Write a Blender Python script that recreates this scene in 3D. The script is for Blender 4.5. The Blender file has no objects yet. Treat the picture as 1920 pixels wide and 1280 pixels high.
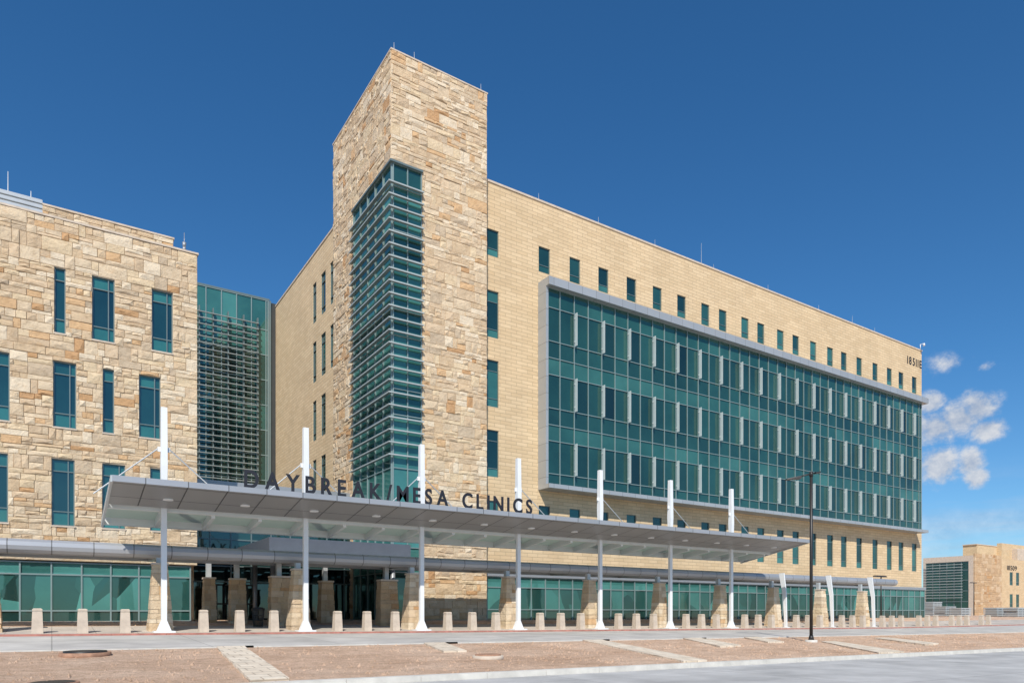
import bpy, math, random
from mathutils import Vector, noise as mnoise
R = random.Random(7)
C = bpy.context.scene.collection
F = 1318.0; HZ = 1146.0; VR = 2013.0
TH = math.atan(F/VR); CT, ST = math.cos(TH), math.sin(TH)
def S(px, d):
    a = (px-960)/F
    return d*(a*CT+ST)/(CT-a*ST)
def DV(px, s):
    a = (px-960)/F
    return s*(CT-a*ST)/(a*CT+ST)
def Zf(px, py, d):
    a = (px-960)/F
    return (HZ-py)*(d/(CT-a*ST))/F
# ---------------------------------------------------------------- ground heights
PROF = [(-4000,-1.75),(16.6,-1.75),(16.8,-1.6),(24.6,-1.15),(32.4,-.95),(32.6,-.87),(40,-.5),(60,-.5),(200,-.8),(4000,-.8)]
def G(s, d):
    for (a, za), (b, zb) in zip(PROF, PROF[1:]):
        if d <= b:
            z = za+(zb-za)*(d-a)/(b-a); break
    else: z = PROF[-1][1]
    fd = 1 if d < 33 else max(.35, 1-(d-33)/7*.65)
    return z-.008*min(max(s,-20),60)*fd
def ground_at(px, py):
    a = (px-960)/F; Y = 5
    while Y < 400:
        s, d, z = Y*(a*CT+ST), Y*(CT-a*ST), (HZ-py)*Y/F
        if z <= G(s, d): break
        Y += .02
    return s, d, G(s, d)
# ---------------------------------------------------------------- materials
def mat(name):
    m = bpy.data.materials.new(name); m.use_nodes = True
    nt = m.node_tree; b = nt.nodes['Principled BSDF']
    return m, nt, b
def N(nt, t, **k):
    n = nt.nodes.new(t)
    for a, v in k.items(): setattr(n, a, v)
    return n
def ramp(nt, stops, fac, interp='LINEAR'):
    r = N(nt, 'ShaderNodeValToRGB'); r.color_ramp.interpolation = interp
    el = r.color_ramp.elements
    el.remove(el[1]); el[0].position = stops[0][0]; el[0].color = (*stops[0][1], 1)
    for p, c in stops[1:]:
        e = el.new(p); e.color = (*c, 1)
    nt.links.new(fac, r.inputs[0]); return r.outputs[0]
def noise(nt, scale, detail=5, rough=.6, vec=None, stretch=None):
    n = N(nt, 'ShaderNodeTexNoise'); n.inputs['Scale'].default_value = scale
    n.inputs['Detail'].default_value = detail; n.inputs['Roughness'].default_value = rough
    if vec is None:
        tc = N(nt, 'ShaderNodeTexCoord'); vec = tc.outputs['Object']
    if stretch:
        mp = N(nt, 'ShaderNodeMapping'); mp.inputs['Scale'].default_value = stretch
        nt.links.new(vec, mp.inputs[0]); vec = mp.outputs[0]
    nt.links.new(vec, n.inputs['Vector']); return n.outputs[0]
def mix(nt, mode, fac, a, b):
    m = N(nt, 'ShaderNodeMix', data_type='RGBA', blend_type=mode)
    if isinstance(fac, (int, float)): m.inputs[0].default_value = fac
    else: nt.links.new(fac, m.inputs[0])
    for i, x in ((6, a), (7, b)):
        if isinstance(x, tuple): m.inputs[i].default_value = (*x, 1)
        else: nt.links.new(x, m.inputs[i])
    return m.outputs[2]
def bump(nt, b, h, st, dist=.02):
    n = N(nt, 'ShaderNodeBump'); n.inputs['Strength'].default_value = st; n.inputs['Distance'].default_value = dist
    nt.links.new(h, n.inputs['Height']); nt.links.new(n.outputs[0], b.inputs['Normal'])
def tint(nt):
    a = N(nt, 'ShaderNodeVertexColor'); a.layer_name = 'tint'
    s = N(nt, 'ShaderNodeSeparateColor'); nt.links.new(a.outputs[0], s.inputs[0]); return s.outputs[0]
M = {}
def simple(key, col, rough=.5, metal=0, var=.12, scale=1.5, bmp=0):
    m, nt, b = mat(key)
    n = noise(nt, scale, 6)
    lo = tuple(c*(1-var) for c in col); hi = tuple(min(1, c*(1+var)) for c in col)
    nt.links.new(ramp(nt, [(.3, lo), (.7, hi)], n), b.inputs['Base Color'])
    b.inputs['Roughness'].default_value = rough; b.inputs['Metallic'].default_value = metal
    if bmp: bump(nt, b, noise(nt, scale*20, 4), bmp, .01)
    M[key] = m
simple('white_paint', (.78,.79,.79), .35, 0, .03)
simple('beam_paint', (.66,.68,.67), .4, 0, .04)
simple('grey_metal', (.36,.375,.39), .38, .35, .05)
simple('pale_metal', (.52,.54,.54), .35, .3, .05)
simple('dark_metal', (.03,.028,.027), .45, .2, .1)
simple('sign_dark', (.012,.014,.022), .6, 0, .1)
simple('frame_metal', (.15,.20,.20), .4, .2, .05)
simple('mullion', (.24,.32,.315), .4, .2, .05)
simple('fin', (.50,.56,.545), .35, 0, .04)
simple('louver', (.26,.30,.29), .4, .2, .06)
simple('louver_lip', (.42,.46,.445), .4, .1, .06)
simple('screen_slat', (.30,.33,.32), .4, .2, .06)
simple('cast_stone', (.58,.485,.385), .85, 0, .14, 3, .4)
simple('roof', (.5,.48,.45), .9)
simple('mortar', (.50,.41,.30), .95)
simple('kerb_concrete', (.60,.57,.51), .9, 0, .15, 2, .3)
simple('kerb_red', (.42,.17,.13), .8, 0, .3, 3)
simple('rust', (.34,.19,.12), .8, 0, .3, 6)
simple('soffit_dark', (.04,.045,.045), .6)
simple('portico_metal', (.14,.155,.18), .4, .3, .08)
simple('cable', (.6,.62,.62), .3, .6, .02)
def stone_mat(key, mul):
    m, nt, b = mat('quarry_'+key)
    t = tint(nt)
    c = ramp(nt, [(0,(.63,.49,.335)),(.12,(.74,.61,.44)),(.26,(.66,.51,.34)),(.40,(.79,.68,.52)),(.55,(.68,.55,.39)),(.68,(.74,.60,.41)),(.81,(.58,.47,.34)),(.87,(.71,.56,.39)),(.92,(.68,.46,.26)),(.97,(.57,.35,.18))], t, 'CONSTANT')
    n1 = noise(nt, 2.2, 8, .75); n2 = noise(nt, .25, 3)
    c = mix(nt, 'MULTIPLY', .8, c, ramp(nt, [(.28,(.69,.62,.53)),(.52,(1,1,1)),(.75,(1.12,1.1,1.06))], n1))
    st = noise(nt, 1.1, 6, .7, stretch=(1,1,2.0))
    c = mix(nt, 'MIX', ramp(nt, [(.58,(0,0,0)),(.73,(.58,.58,.58))], st), c, (.64,.41,.20))
    c = mix(nt, 'MULTIPLY', .5, c, ramp(nt, [(.3,(.88,.88,.88)),(.7,(1,1,1))], n2))
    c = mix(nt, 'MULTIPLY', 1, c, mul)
    nt.links.new(c, b.inputs['Base Color']); b.inputs['Roughness'].default_value = .92
    bump(nt, b, noise(nt, 3.2, 10, .75), .95, .12)
    M[key] = m
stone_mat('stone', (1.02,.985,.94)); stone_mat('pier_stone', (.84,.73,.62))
def brick_mat(key, c1, c2, cm, w, h, mort=.01, rough=.85, off=.5, sm=.1, nvar=.12, bst=.3, metal=0, nscale=.4):
    m, nt, b = mat(key)
    tc = N(nt, 'ShaderNodeTexCoord'); br = N(nt, 'ShaderNodeTexBrick')
    nt.links.new(tc.outputs['UV'], br.inputs['Vector'])
    for k, v in (('Color1',(*c1,1)),('Color2',(*c2,1)),('Mortar',(*cm,1)),('Scale',1),('Mortar Size',mort),('Mortar Smooth',sm),('Brick Width',w),('Row Height',h)): br.inputs[k].default_value = v
    br.offset = off
    c = mix(nt, 'MULTIPLY', 1, br.outputs[0], ramp(nt, [(.3,(1-nvar,)*3),(.7,(1+nvar*.4,)*3)], noise(nt, nscale, 6)))
    nt.links.new(c, b.inputs['Base Color']); b.inputs['Roughness'].default_value = rough; b.inputs['Metallic'].default_value = metal
    inv = N(nt, 'ShaderNodeMath', operation='SUBTRACT'); inv.inputs[0].default_value = 1; nt.links.new(br.outputs[1], inv.inputs[1])
    bump(nt, b, inv.outputs[0], bst, .01)
    M[key] = m
brick_mat('tan_tile', (.73,.55,.335), (.64,.47,.275), (.42,.31,.19), .92, .262, .014, bst=.6, nvar=.12)
brick_mat('soffit_panel', (.33,.33,.325), (.30,.30,.30), (.07,.07,.07), 1.5, 1.6, .025, .4, 0, metal=.2, nvar=.06)
brick_mat('fascia_panel', (.42,.43,.45), (.37,.385,.40), (.14,.14,.14), 1.5, 9, .02, .38, 0, metal=.35, nvar=.06)
brick_mat('frame_panel', (.43,.45,.46), (.39,.41,.42), (.20,.20,.20), 1.3, 1.2, .015, .4, 0, metal=.3, nvar=.05)
brick_mat('drive_concrete', (.55,.52,.47), (.51,.48,.44), (.33,.31,.28), 4.5, 4.0, .02, .9, 0, nvar=.3, nscale=.6)
brick_mat('plaza_concrete', (.55,.48,.41), (.51,.45,.38), (.33,.29,.25), 1.5, 1.5, .015, .9, 0, nvar=.25, nscale=.6)
brick_mat('paving_stone', (.80,.70,.56), (.70,.59,.45), (.45,.36,.27), .55, .4, .02, .9, .5, nvar=.25, nscale=2)
brick_mat('road_concrete', (.50,.49,.47), (.47,.46,.44), (.28,.27,.26), 6, 5, .02, .9, 0, nvar=.32, nscale=.5)
def dirt_mat():
    m, nt, b = mat('dirt')
    n1 = noise(nt, .35, 8, .65); n2 = noise(nt, 6, 8, .8); n3 = noise(nt, 1.6, 6, .7, stretch=(.3,1.6,1)); n4 = noise(nt, 40, 3, .8)
    c = ramp(nt, [(.3,(.58,.38,.25)),(.5,(.74,.515,.36)),(.72,(.82,.61,.45))], n1)
    c = mix(nt, 'MULTIPLY', .9, c, ramp(nt, [(.34,(.64,.6,.55)),(.5,(1,1,1)),(.7,(1.08,1.07,1.06))], n2))
    c = mix(nt, 'MULTIPLY', .65, c, ramp(nt, [(.36,(.72,.67,.62)),(.58,(1.03,1.03,1.03))], n3))
    c = mix(nt, 'MULTIPLY', .55, c, ramp(nt, [(.38,(.6,.56,.53)),(.55,(1.03,1.03,1.03))], n4))
    nt.links.new(c, b.inputs['Base Color']); b.inputs['Roughness'].default_value = 1
    bump(nt, b, n2, 1.0, .1)
    M['dirt'] = m
dirt_mat()
def glass_mat(key, dark, mid, light, spec, ior=1.85):
    m, nt, b = mat(key)
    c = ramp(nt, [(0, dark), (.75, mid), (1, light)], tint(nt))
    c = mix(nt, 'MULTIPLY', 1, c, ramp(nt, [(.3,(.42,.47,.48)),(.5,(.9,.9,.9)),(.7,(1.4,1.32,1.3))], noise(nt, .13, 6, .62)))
    nt.links.new(c, b.inputs['Base Color']); b.inputs['Roughness'].default_value = .03
    b.inputs['IOR'].default_value = ior; b.inputs['Specular Tint'].default_value = (*spec,1)
    bump(nt, b, noise(nt, .5, 2), .04, .05)
    M[key] = m
glass_mat('glass', (.004,.012,.013), (.021,.088,.077), (.045,.15,.13), (.75,.98,.88))
glass_mat('glass_blue', (.004,.012,.017), (.018,.088,.085), (.04,.18,.16), (.72,.95,.93), 2.0)
glass_mat('glass_bright', (.004,.014,.016), (.028,.11,.098), (.07,.24,.215), (.72,1,.92), 1.9)
glass_mat('glass_dark', (.003,.007,.009), (.008,.035,.034), (.02,.07,.066), (.7,.95,.95))
def trans_mat():
    m, nt, b = mat('translucent_panel')
    b.inputs['Base Color'].default_value = (.62,.68,.63,1); b.inputs['Roughness'].default_value = .3
    t = N(nt, 'ShaderNodeBsdfTranslucent'); t.inputs[0].default_value = (.50,.56,.51,1)
    mx = N(nt, 'ShaderNodeMixShader'); mx.inputs[0].default_value = .55
    nt.links.new(b.outputs[0], mx.inputs[1]); nt.links.new(t.outputs[0], mx.inputs[2])
    nt.links.new(mx.outputs[0], nt.nodes['Material Output'].inputs[0]); M['translucent'] = m
trans_mat()
# ---------------------------------------------------------------- mesh builder
class MB:
    def __init__(s): s.v=[]; s.f=[]; s.t=[]; s.sm=[]
    def face(s, pts, t=.5, sm=False):
        n=len(s.v); s.v += [tuple(p) for p in pts]; s.f.append(tuple(range(n,n+len(pts)))); s.t.append(t); s.sm.append(sm)
    def box(s, x0,x1,y0,y1,z0,z1,t=.5):
        x0,x1=sorted((x0,x1)); y0,y1=sorted((y0,y1)); z0,z1=sorted((z0,z1))
        s.hexa([(x0,y0,z0),(x1,y0,z0),(x1,y1,z0),(x0,y1,z0),(x0,y0,z1),(x1,y0,z1),(x1,y1,z1),(x0,y1,z1)],t)
    def hexa(s, p, t=.5):
        n=len(s.v); s.v += [tuple(q) for q in p]
        for f in ((3,2,1,0),(4,5,6,7),(0,1,5,4),(1,2,6,5),(2,3,7,6),(3,0,4,7)):
            s.f.append(tuple(n+i for i in f)); s.t.append(t); s.sm.append(False)
    def tube(s, p0, p1, r0, r1=None, n=8, t=.5):
        r1 = r0 if r1 is None else r1
        p0,p1=Vector(p0),Vector(p1); ax=(p1-p0).normalized()
        u=ax.orthogonal().normalized(); w=ax.cross(u); b=len(s.v)
        for p,r in ((p0,r0),(p1,r1)):
            for i in range(n):
                a=2*math.pi*i/n; s.v.append(tuple(p+u*math.cos(a)*r+w*math.sin(a)*r))
        for i in range(n):
            j=(i+1)%n; s.f.append((b+i,b+j,b+n+j,b+n+i)); s.t.append(t); s.sm.append(n>6)
        s.f.append(tuple(b+i for i in reversed(range(n)))); s.f.append(tuple(b+n+i for i in range(n))); s.t+=[t,t]; s.sm+=[False,False]
    def prism_x(s, poly, x0, x1, t=.5):
        n=len(poly); b=len(s.v)
        s.v += [(x0,y,z) for y,z in poly]+[(x1,y,z) for y,z in poly]
        for i in range(n):
            j=(i+1)%n; s.f.append((b+i,b+j,b+n+j,b+n+i)); s.t.append(t); s.sm.append(False)
        s.f.append(tuple(b+i for i in reversed(range(n)))); s.f.append(tuple(b+n+i for i in range(n))); s.t+=[t,t]; s.sm+=[False,False]
    def build(s, name, material, parent=None):
        me=bpy.data.meshes.new(name)
        off = Vector(ROOT.get(parent.name,(0,0,0))) if parent else Vector((0,0,0))
        me.from_pydata([tuple(Vector(q)-off) for q in s.v],[],s.f)
        me.materials.append(M[material])
        uvs=[]; cols=[]
        me.polygons.foreach_set('use_smooth',s.sm)
        for p in me.polygons:
            nx,ny,nz=map(abs,p.normal); t=s.t[p.index]
            for vi in p.vertices:
                x,y,z=s.v[vi]
                uvs += (x,z) if ny>=nx and ny>=nz else ((y,z) if nx>=nz else (x,y))
                cols += (t,t,t,1)
        me.uv_layers.new(name='UVMap'); me.color_attributes.new('tint','FLOAT_COLOR','CORNER')
        me.uv_layers['UVMap'].data.foreach_set('uv',uvs)
        me.color_attributes['tint'].data.foreach_set('color',cols)
        o=bpy.data.objects.new(name,me); C.objects.link(o)
        if parent:
            o.parent=parent; ROOT[o.name]=tuple(off)
        return o
ROOT={}
def tag(o,label,cat,group=None):
    o['label']=label; o['category']=cat
    if group: o['group']=group
    return o
def thing(name,label,cat,loc,group=None):
    o=bpy.data.objects.new(name,None); C.objects.link(o); o.location=loc; ROOT[o.name]=tuple(loc)
    o.empty_display_size=.2
    return tag(o,label,cat,group)
def struct(o): o['kind']='structure'; return o
def copy_tree(o,parent=None):
    c=o.copy(); C.objects.link(c); c.parent=parent
    for ch in list(o.children): copy_tree(ch,c)
    return c
def pbox(mb,pl,a0,a1,b0,b1,o0,o1,t=.5):
    k,c=pl
    if k=='F': mb.box(a0,a1,c-o1,c-o0,b0,b1,t)
    else: mb.box(c-o1,c-o0,a0,a1,b0,b1,t)
def PP(pl,a,b,o): return (a,pl[1]-o,b) if pl[0]=='F' else (pl[1]-o,a,b)
def subtract(rects,holes):
    for (h0,h1,g0,g1) in holes:
        out=[]
        for (a0,a1,b0,b1) in rects:
            if h1<=a0 or h0>=a1 or g1<=b0 or g0>=b1: out.append((a0,a1,b0,b1)); continue
            if h0>a0: out.append((a0,h0,b0,b1))
            if h1<a1: out.append((h1,a1,b0,b1))
            m0,m1=max(a0,h0),min(a1,h1)
            if g0>b0: out.append((m0,m1,b0,g0))
            if g1<b1: out.append((m0,m1,g1,b1))
        rects=out
    return rects
def wall(mb,pl,rect,holes,th,out=0):
    for r in subtract([rect],holes): pbox(mb,pl,r[0],r[1],r[2],r[3],out-th,out)
def stones(mb,pl,a0,a1,b0,b1,holes,th=.2,scale=.88):
    z=b0
    while z<b1-.02:
        h=min(R.choice([.28,.36,.46,.56,.68,.8])*scale,b1-z)
        if b1-(z+h)<.15: h=b1-z
        a=a0-R.random()*.5
        while a<a1:
            w=R.choice([.35,.5,.7,.95,1.2,1.5])*scale; x0,x1=max(a,a0),min(a+w,a1); a+=w
            if x1-x0<.02: continue
            if a1-x1<.2: x1=a1; a=a1+1
            rr=[(x0,x1,z,z+h)]
            if h>.42*scale and R.random()<.55:
                q=z+h*R.choice([.35,.5,.6]); rr=[(x0,x1,z,q)]
                xm=x0+(x1-x0)*R.uniform(.3,.7)
                rr+= [(x0,xm,q,z+h),(xm,x1,q,z+h)] if x1-x0>.7 else [(x0,x1,q,z+h)]
            for r in rr:
                t=R.random()
                for (p0,p1,q0,q1) in subtract([r],holes):
                    if p1-p0<.03 or q1-q0<.03: continue
                    one_stone(mb,pl,p0,p1,q0,q1,th,t)
        z+=h
def one_stone(mb,pl,p0,p1,q0,q1,th,t):
    g=.004; c=.013; p0+=g;p1-=g;q0+=g;q1-=g
    if p1-p0<.05 or q1-q0<.05: return
    o=R.uniform(-.012,.028)
    cs=[(p0,q0),(p1,q0),(p1,q1),(p0,q1)]; sg=[(1,1),(-1,1),(-1,-1),(1,-1)]
    back=[PP(pl,a,b,-th) for a,b in cs]
    mid=[PP(pl,a,b,o-.02) for a,b in cs]
    fr=[PP(pl,a+x*c,b+y*c,o+R.uniform(-.013,.028)) for (a,b),(x,y) in zip(cs,sg)]
    ce=PP(pl,p0+(p1-p0)*R.uniform(.2,.8),q0+(q1-q0)*R.uniform(.25,.75),o+R.uniform(-.01,.07))
    rev = pl[0]=='L'
    n=len(mb.v); mb.v+=back+mid+fr+[ce]
    fs=[]
    for i in range(4):
        j=(i+1)%4
        fs+=[(i,j,4+j,4+i),(4+i,4+j,8+j,8+i),(8+i,8+j,12)]
    for f in fs:
        f=tuple(n+i for i in f)
        mb.f.append(tuple(reversed(f)) if rev else f); mb.t.append(t); mb.sm.append(False)
def pane(mb,pl,a0,a1,b0,b1,o,t):
    j=lambda:R.uniform(-.005,.005)*(a1-a0)
    pts=[PP(pl,a0,b0,o+j()),PP(pl,a1,b0,o+j()),PP(pl,a1,b1,o+j()),PP(pl,a0,b1,o+j())]
    if pl[0]=='L': pts.reverse()
    mb.face(pts,t)
def glazing(parent,pl,a0,a1,b0,b1,va,hb,o=-.12,bar=.05,tf=None,name='window',gm='glass',fm='frame_metal',deep=.08):
    f=MB()
    A=[a0]+list(va)+[a1]; B=[b0]+list(hb)+[b1]
    pbox(f,pl,a0,a0+bar,b0,b1,o-.02,o+deep); pbox(f,pl,a1-bar,a1,b0,b1,o-.02,o+deep)
    pbox(f,pl,a0+bar,a1-bar,b0,b0+bar,o-.02,o+deep); pbox(f,pl,a0+bar,a1-bar,b1-bar,b1,o-.02,o+deep)
    for a in va: pbox(f,pl,a-bar/2,a+bar/2,b0+bar,b1-bar,o-.02,o+deep-.003)
    for b in hb: pbox(f,pl,a0+bar,a1-bar,b-bar/2,b+bar/2,o-.02,o+deep-.008)
    fo=f.build(name,fm,parent); g=MB()
    for i in range(len(A)-1):
        for k in range(len(B)-1):
            pane(g,pl,A[i],A[i+1],B[k],B[k+1],o,min(1,max(0,tf(i,k) if tf else R.uniform(.2,.6))))
    g.build('pane',gm,fo)
    return fo
def text_mesh(ch,off):
    cu=bpy.data.curves.new('t','FONT'); cu.body=ch; cu.size=1; cu.extrude=.01; cu.offset=off
    o=bpy.data.objects.new('t',cu); C.objects.link(o); dg=bpy.context.evaluated_depsgraph_get(); dg.update()
    me=bpy.data.meshes.new_from_object(o.evaluated_get(dg)); bpy.data.objects.remove(o); return me
def write(parent,txt,a0,a1,d,z0,h,depth,gapf,material,name='letter',bold=.03):
    ms=[None if ch==' ' else text_mesh(ch,bold) for ch in txt]
    H=max(v.co.y for v in ms[0].vertices)-min(v.co.y for v in ms[0].vertices); k=h/H
    ws=[.35*k if m is None else (max(v.co.x for v in m.vertices)-min(v.co.x for v in m.vertices))*k for m in ms]
    gap=h*gapf
    sx=(a1-a0-gap*(len(txt)-1))/sum(ws)
    x=a0
    off=Vector(ROOT[parent.name])
    for ch,m,w in zip(txt,ms,ws):
        if m is not None:
            mx=min(v.co.x for v in m.vertices)
            for v in m.vertices:
                X=(v.co.x-mx)*k*sx+x; Z=v.co.y*k+z0; Y=d-(v.co.z/.02)*depth
                v.co=Vector((X,Y,Z))-off
            m.materials.clear(); m.materials.append(M[material])
            o=bpy.data.objects.new(name,m); C.objects.link(o); o.parent=parent; ROOT[o.name]=tuple(off)
        x+=w*sx+gap
def rods(parent,lst,z):
    for (s,d,hh) in lst:
        m=MB(); m.tube((s,d,z),(s,d,z+hh),.022,.012,6); m.tube((s,d,z-.02),(s,d,z+.08),.06,.045,8); m.build('lightning_rod','pale_metal',parent)
# ================================================================ GROUND
def sheet(name,ss,ds,dz,material,rough=0):
    me=bpy.data.meshes.new(name); v=[];f=[]
    nd=len(ds); n=len(ss)
    for j,d in enumerate(ds):
        for s in ss:
            q=0
            if rough and 0<j<nd-1:
                q=rough*(mnoise.noise(Vector((s*.5,d*.5,3)))+.6*mnoise.noise(Vector((s*1.7,d*1.7,9)))+.25*R.uniform(-1,1))
            v.append((s,d,G(s,d)+dz+q))
    for j in range(nd-1):
        for i in range(n-1): f.append((j*n+i,j*n+i+1,(j+1)*n+i+1,(j+1)*n+i))
    me.from_pydata(v,[],f); me.materials.append(M[material]); uv=me.uv_layers.new(name='UVMap')
    for l in me.loops: uv.data[l.index].uv=v[l.vertex_index][:2]
    if rough: me.polygons.foreach_set('use_smooth',[True]*len(f))
    o=bpy.data.objects.new(name,me); C.objects.link(o); struct(o); return o
rng=lambda a,b,st:[a+i*st for i in range(int(round((b-a)/st))+1)]
SS=rng(-60,260,4)
sheet('ground',[-4000,-800,-200]+rng(-60,260,8)+[600,4000],[-4000,-800,-100,0,10,16.6,16.8,20,24.6,28,32.4,32.6,34,36,38,40,50,60,80,200,600,4000],-.14,'dirt')
sheet('road',SS,rng(-40,16,4)+[16.5],0,'road_concrete')
sheet('dirt_verge',rng(-60,-16,4)+rng(-15.7,60,.3)+rng(64,260,4),rng(16.8,24.3,.3)+[24.55],0,'dirt',.05)
sheet('driveway',SS,[24.75,28,32.38],.01,'drive_concrete')
sheet('plaza_pavement',SS,[32.6,33,34,35,36,37],0,'plaza_concrete')
sheet('dirt_bed',rng(-60,-16,4)+rng(-15.5,84,.5)+rng(88,260,4),rng(37,41.5,.5)+[44,50,60],.002,'dirt',.04)
def kerb(name,d0,d1,zlo,zhi,material,s0=-60,s1=250):
    m=MB()
    for s in range(s0,s1,2):
        a,b=s+.006,s+1.994
        m.hexa([(a,d0,G(a,d0)+zlo),(b,d0,G(b,d0)+zlo),(b,d1,G(b,d1)+zlo),(a,d1,G(a,d1)+zlo),
                (a,d0+.02,G(a,d1)+zhi),(b,d0+.02,G(b,d1)+zhi),(b,d1,G(b,d1)+zhi),(a,d1,G(a,d1)+zhi)])
    struct(m.build(name,material))
kerb('road_kerb',16.5,16.8,-.2,.01,'kerb_concrete')
kerb('driveway_edge',24.55,24.75,-.1,.03,'kerb_concrete')
kerb('red_kerb',32.38,32.6,-.15,.008,'kerb_red')
for q in ([(385,1201),(430,1200),(545,1281),(470,1281)],[(765,1199),(800,1198),(875,1222),(832,1223)],[(1045,1195),(1075,1194),(1330,1243),(1288,1247)],
          [(1262,1195),(1288,1194),(1390,1211),(1350,1213)],[(1395,1196),(1420,1195),(1470,1204),(1440,1205)],[(1540,1204),(1565,1203),(1695,1223),(1650,1226)],[(1640,1197),(1665,1196),(1760,1207),(1735,1209)]):
    pts=[ground_at(*p) for p in q]; n=10; m=MB(); rows=[]
    for i in range(n+1):
        row=[]
        for (A,B) in ((pts[0],pts[3]),(pts[1],pts[2])):
            s=A[0]+(B[0]-A[0])*i/n; d=A[1]+(B[1]-A[1])*i/n; d=min(24.5,max(16.85,d)); row.append((s,d,G(s,d)+.07))
        rows.append(row)
    for i in range(n):
        (a,b),(c,d)=rows[i],rows[i+1]; lo=lambda p:(p[0],p[1],p[2]-.16)
        m.hexa([lo(c),lo(d),lo(b),lo(a),c,d,b,a])
    struct(m.build('stone_path','paving_stone'))
gm=MB()
for i in range(9000):
    s=R.uniform(-14,60); d=R.uniform(16.9,24.4) if R.random()<.8 else R.uniform(37,41)
    r=R.choice([.015,.02,.03,.045,.065])*R.uniform(.7,1.2); z=G(s,d)+.01; k=R.random()*6
    pts=[(s+r*math.cos(k+a)*R.uniform(.7,1.2),d+r*math.sin(k+a)*R.uniform(.7,1.2),z-.03) for a in (0,1.57,3.14,4.71)]
    top=(s,d,z+r*.7); n=len(gm.v); gm.v+=pts+[top]
    for a in range(4): gm.f.append((n+a,n+(a+1)%4,n+4)); gm.t.append(.5); gm.sm.append(False)
o=gm.build('gravel','dirt'); tag(o,'loose pebbles scattered over the bare dirt','gravel'); o['kind']='stuff'
# ================================================================ TAN WING
DF=41.56; SW=18.3; SE=S(1728,DF); ZR=29.7; DB=72.1
wing=thing('hospital_wing','long tan tiled clinic block with big teal glass bay, numbered 18511E at its corner','building',(SW,DF,-.9))
XS=[1010,1068,1122,1175,1224,1270,1315,1348,1390,1420,1457,1486,1519,1551,1577,1606,1636,1663,1685,1710]
FW=[]
for i,x in enumerate(XS):
    a=S(x,DF); FW.append((a,a+1.02 ,24.65,26.5)); FW.append((a,a+1.02,4.55,7.7))
a=S(913,DF)-.02
TW=[(a,a+.98,24.65,26.5),(a,a+.98,19.0,22.25),(a,a+.98,14.2,17.45),(a,a+.98,9.35,12.6),(a,a+.98,4.55,7.7)]
s0b=S(1010,DF); DG=40.7; GE=S(1727,DG); SR=S(1741,DG-.5)
gh=(SW+4,SE,-1.3,2.7)
m=MB(); wall(m,('F',DF),(SW,SE,-1.3,ZR),FW+TW+[(s0b+.2,GE-.3,9,23.7),gh],.3); m.build('front_wall','tan_tile',wing)
LW=[]
for (b0,b1) in ((24,27.3),(19.05,22.4),(14.2,17.5),(9.3,12.6)):
    for (x0,x1) in ((586.5,593),(602,610.5)): LW.append((DV(x1,SW),DV(x0,SW),b0,b1))
LW2=[(DV(622,SW)-1.2,DV(619,SW),b0,b1) for (b0,b1) in ((24,27.3),(19.05,22.4))]
m=MB(); wall(m,('L',SW),(DF+.3,DB,-1.3,ZR),LW+LW2,.3); m.build('side_wall','tan_tile',wing)
m=MB(); m.box(SW+.31,SE-.31,DF+.31,DB-.3,-1.3,ZR-.9); m.box(SE-.3,SE,DF+.302,DB,-1.3,ZR); m.box(SW+.3,SE-.302,DB-.298,DB,-1.3,ZR); m.build('inner_walls','tan_tile',wing)
m=MB(); m.box(SW-.06,SE+.06,DF-.06,DF+.36,ZR+.002,ZR+.14); m.box(SW-.06,SW+.36,DF+.362,DB+.05,ZR+.002,ZR+.14); m.box(SE-.36,SE+.06,DF+.362,DB+.05,ZR+.002,ZR+.14); m.build('coping','cast_stone',wing)
m=MB(); m.box(SW+.32,SE-.32,DF+.4,DB-.35,ZR-.895,ZR-.8); m.build('roof','roof',wing)
for (a0,a1,b0,b1) in FW+TW:
    tall=b1-b0>2.5
    hb=[b0+.55] if not tall else [b0+.6,b1-.75]
    glazing(wing,('F',DF),a0,a1,b0,b1,[],hb,tf=lambda i,k:R.choice([.15,.3,.5,.8]) if k else R.uniform(.6,.95),deep=.05,bar=.045,gm='glass_bright')
for (a0,a1,b0,b1) in LW+LW2: glazing(wing,('L',SW),a0,a1,b0,b1,[],[b0+.6,b1-.7])
k0=S(1076,DG); sp=2.632
mv=[k0+sp/2*i for i in range(-3,60)]; mv=[x for x in mv if s0b+.5<x<GE-.4]
i0=round((mv[0]-k0)/(sp/2))
hz=[9.9,12.25,13.4,14.6,17.0,18.2,19.4,21.8]
def bt(i,k):
    base={0:.55,1:.5,2:.85,3:.45,4:.5,5:.85,6:.45,7:.5,8:.75}[k]
    if k in (1,4,7) and (i0+i-1)%2==0: base=R.choice([.15,.25,.35,.5])
    return base+R.uniform(-.14,.14)
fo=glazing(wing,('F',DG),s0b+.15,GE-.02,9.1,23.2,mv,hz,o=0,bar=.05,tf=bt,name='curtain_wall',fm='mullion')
m=MB(); m.box(s0b-.05,s0b+.149,DG-.12,DF,9.1,23.2); m.box(s0b-.05,SR,DG-.5,DF-.003,23.2,23.78); m.box(s0b-.05,SR,DG-.5,DF-.003,8.8,9.098); m.box(GE-.018,GE+.06,DG-.06,DF-.003,9.1,23.2)
m.build('bay_frame','frame_panel',wing)
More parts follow.
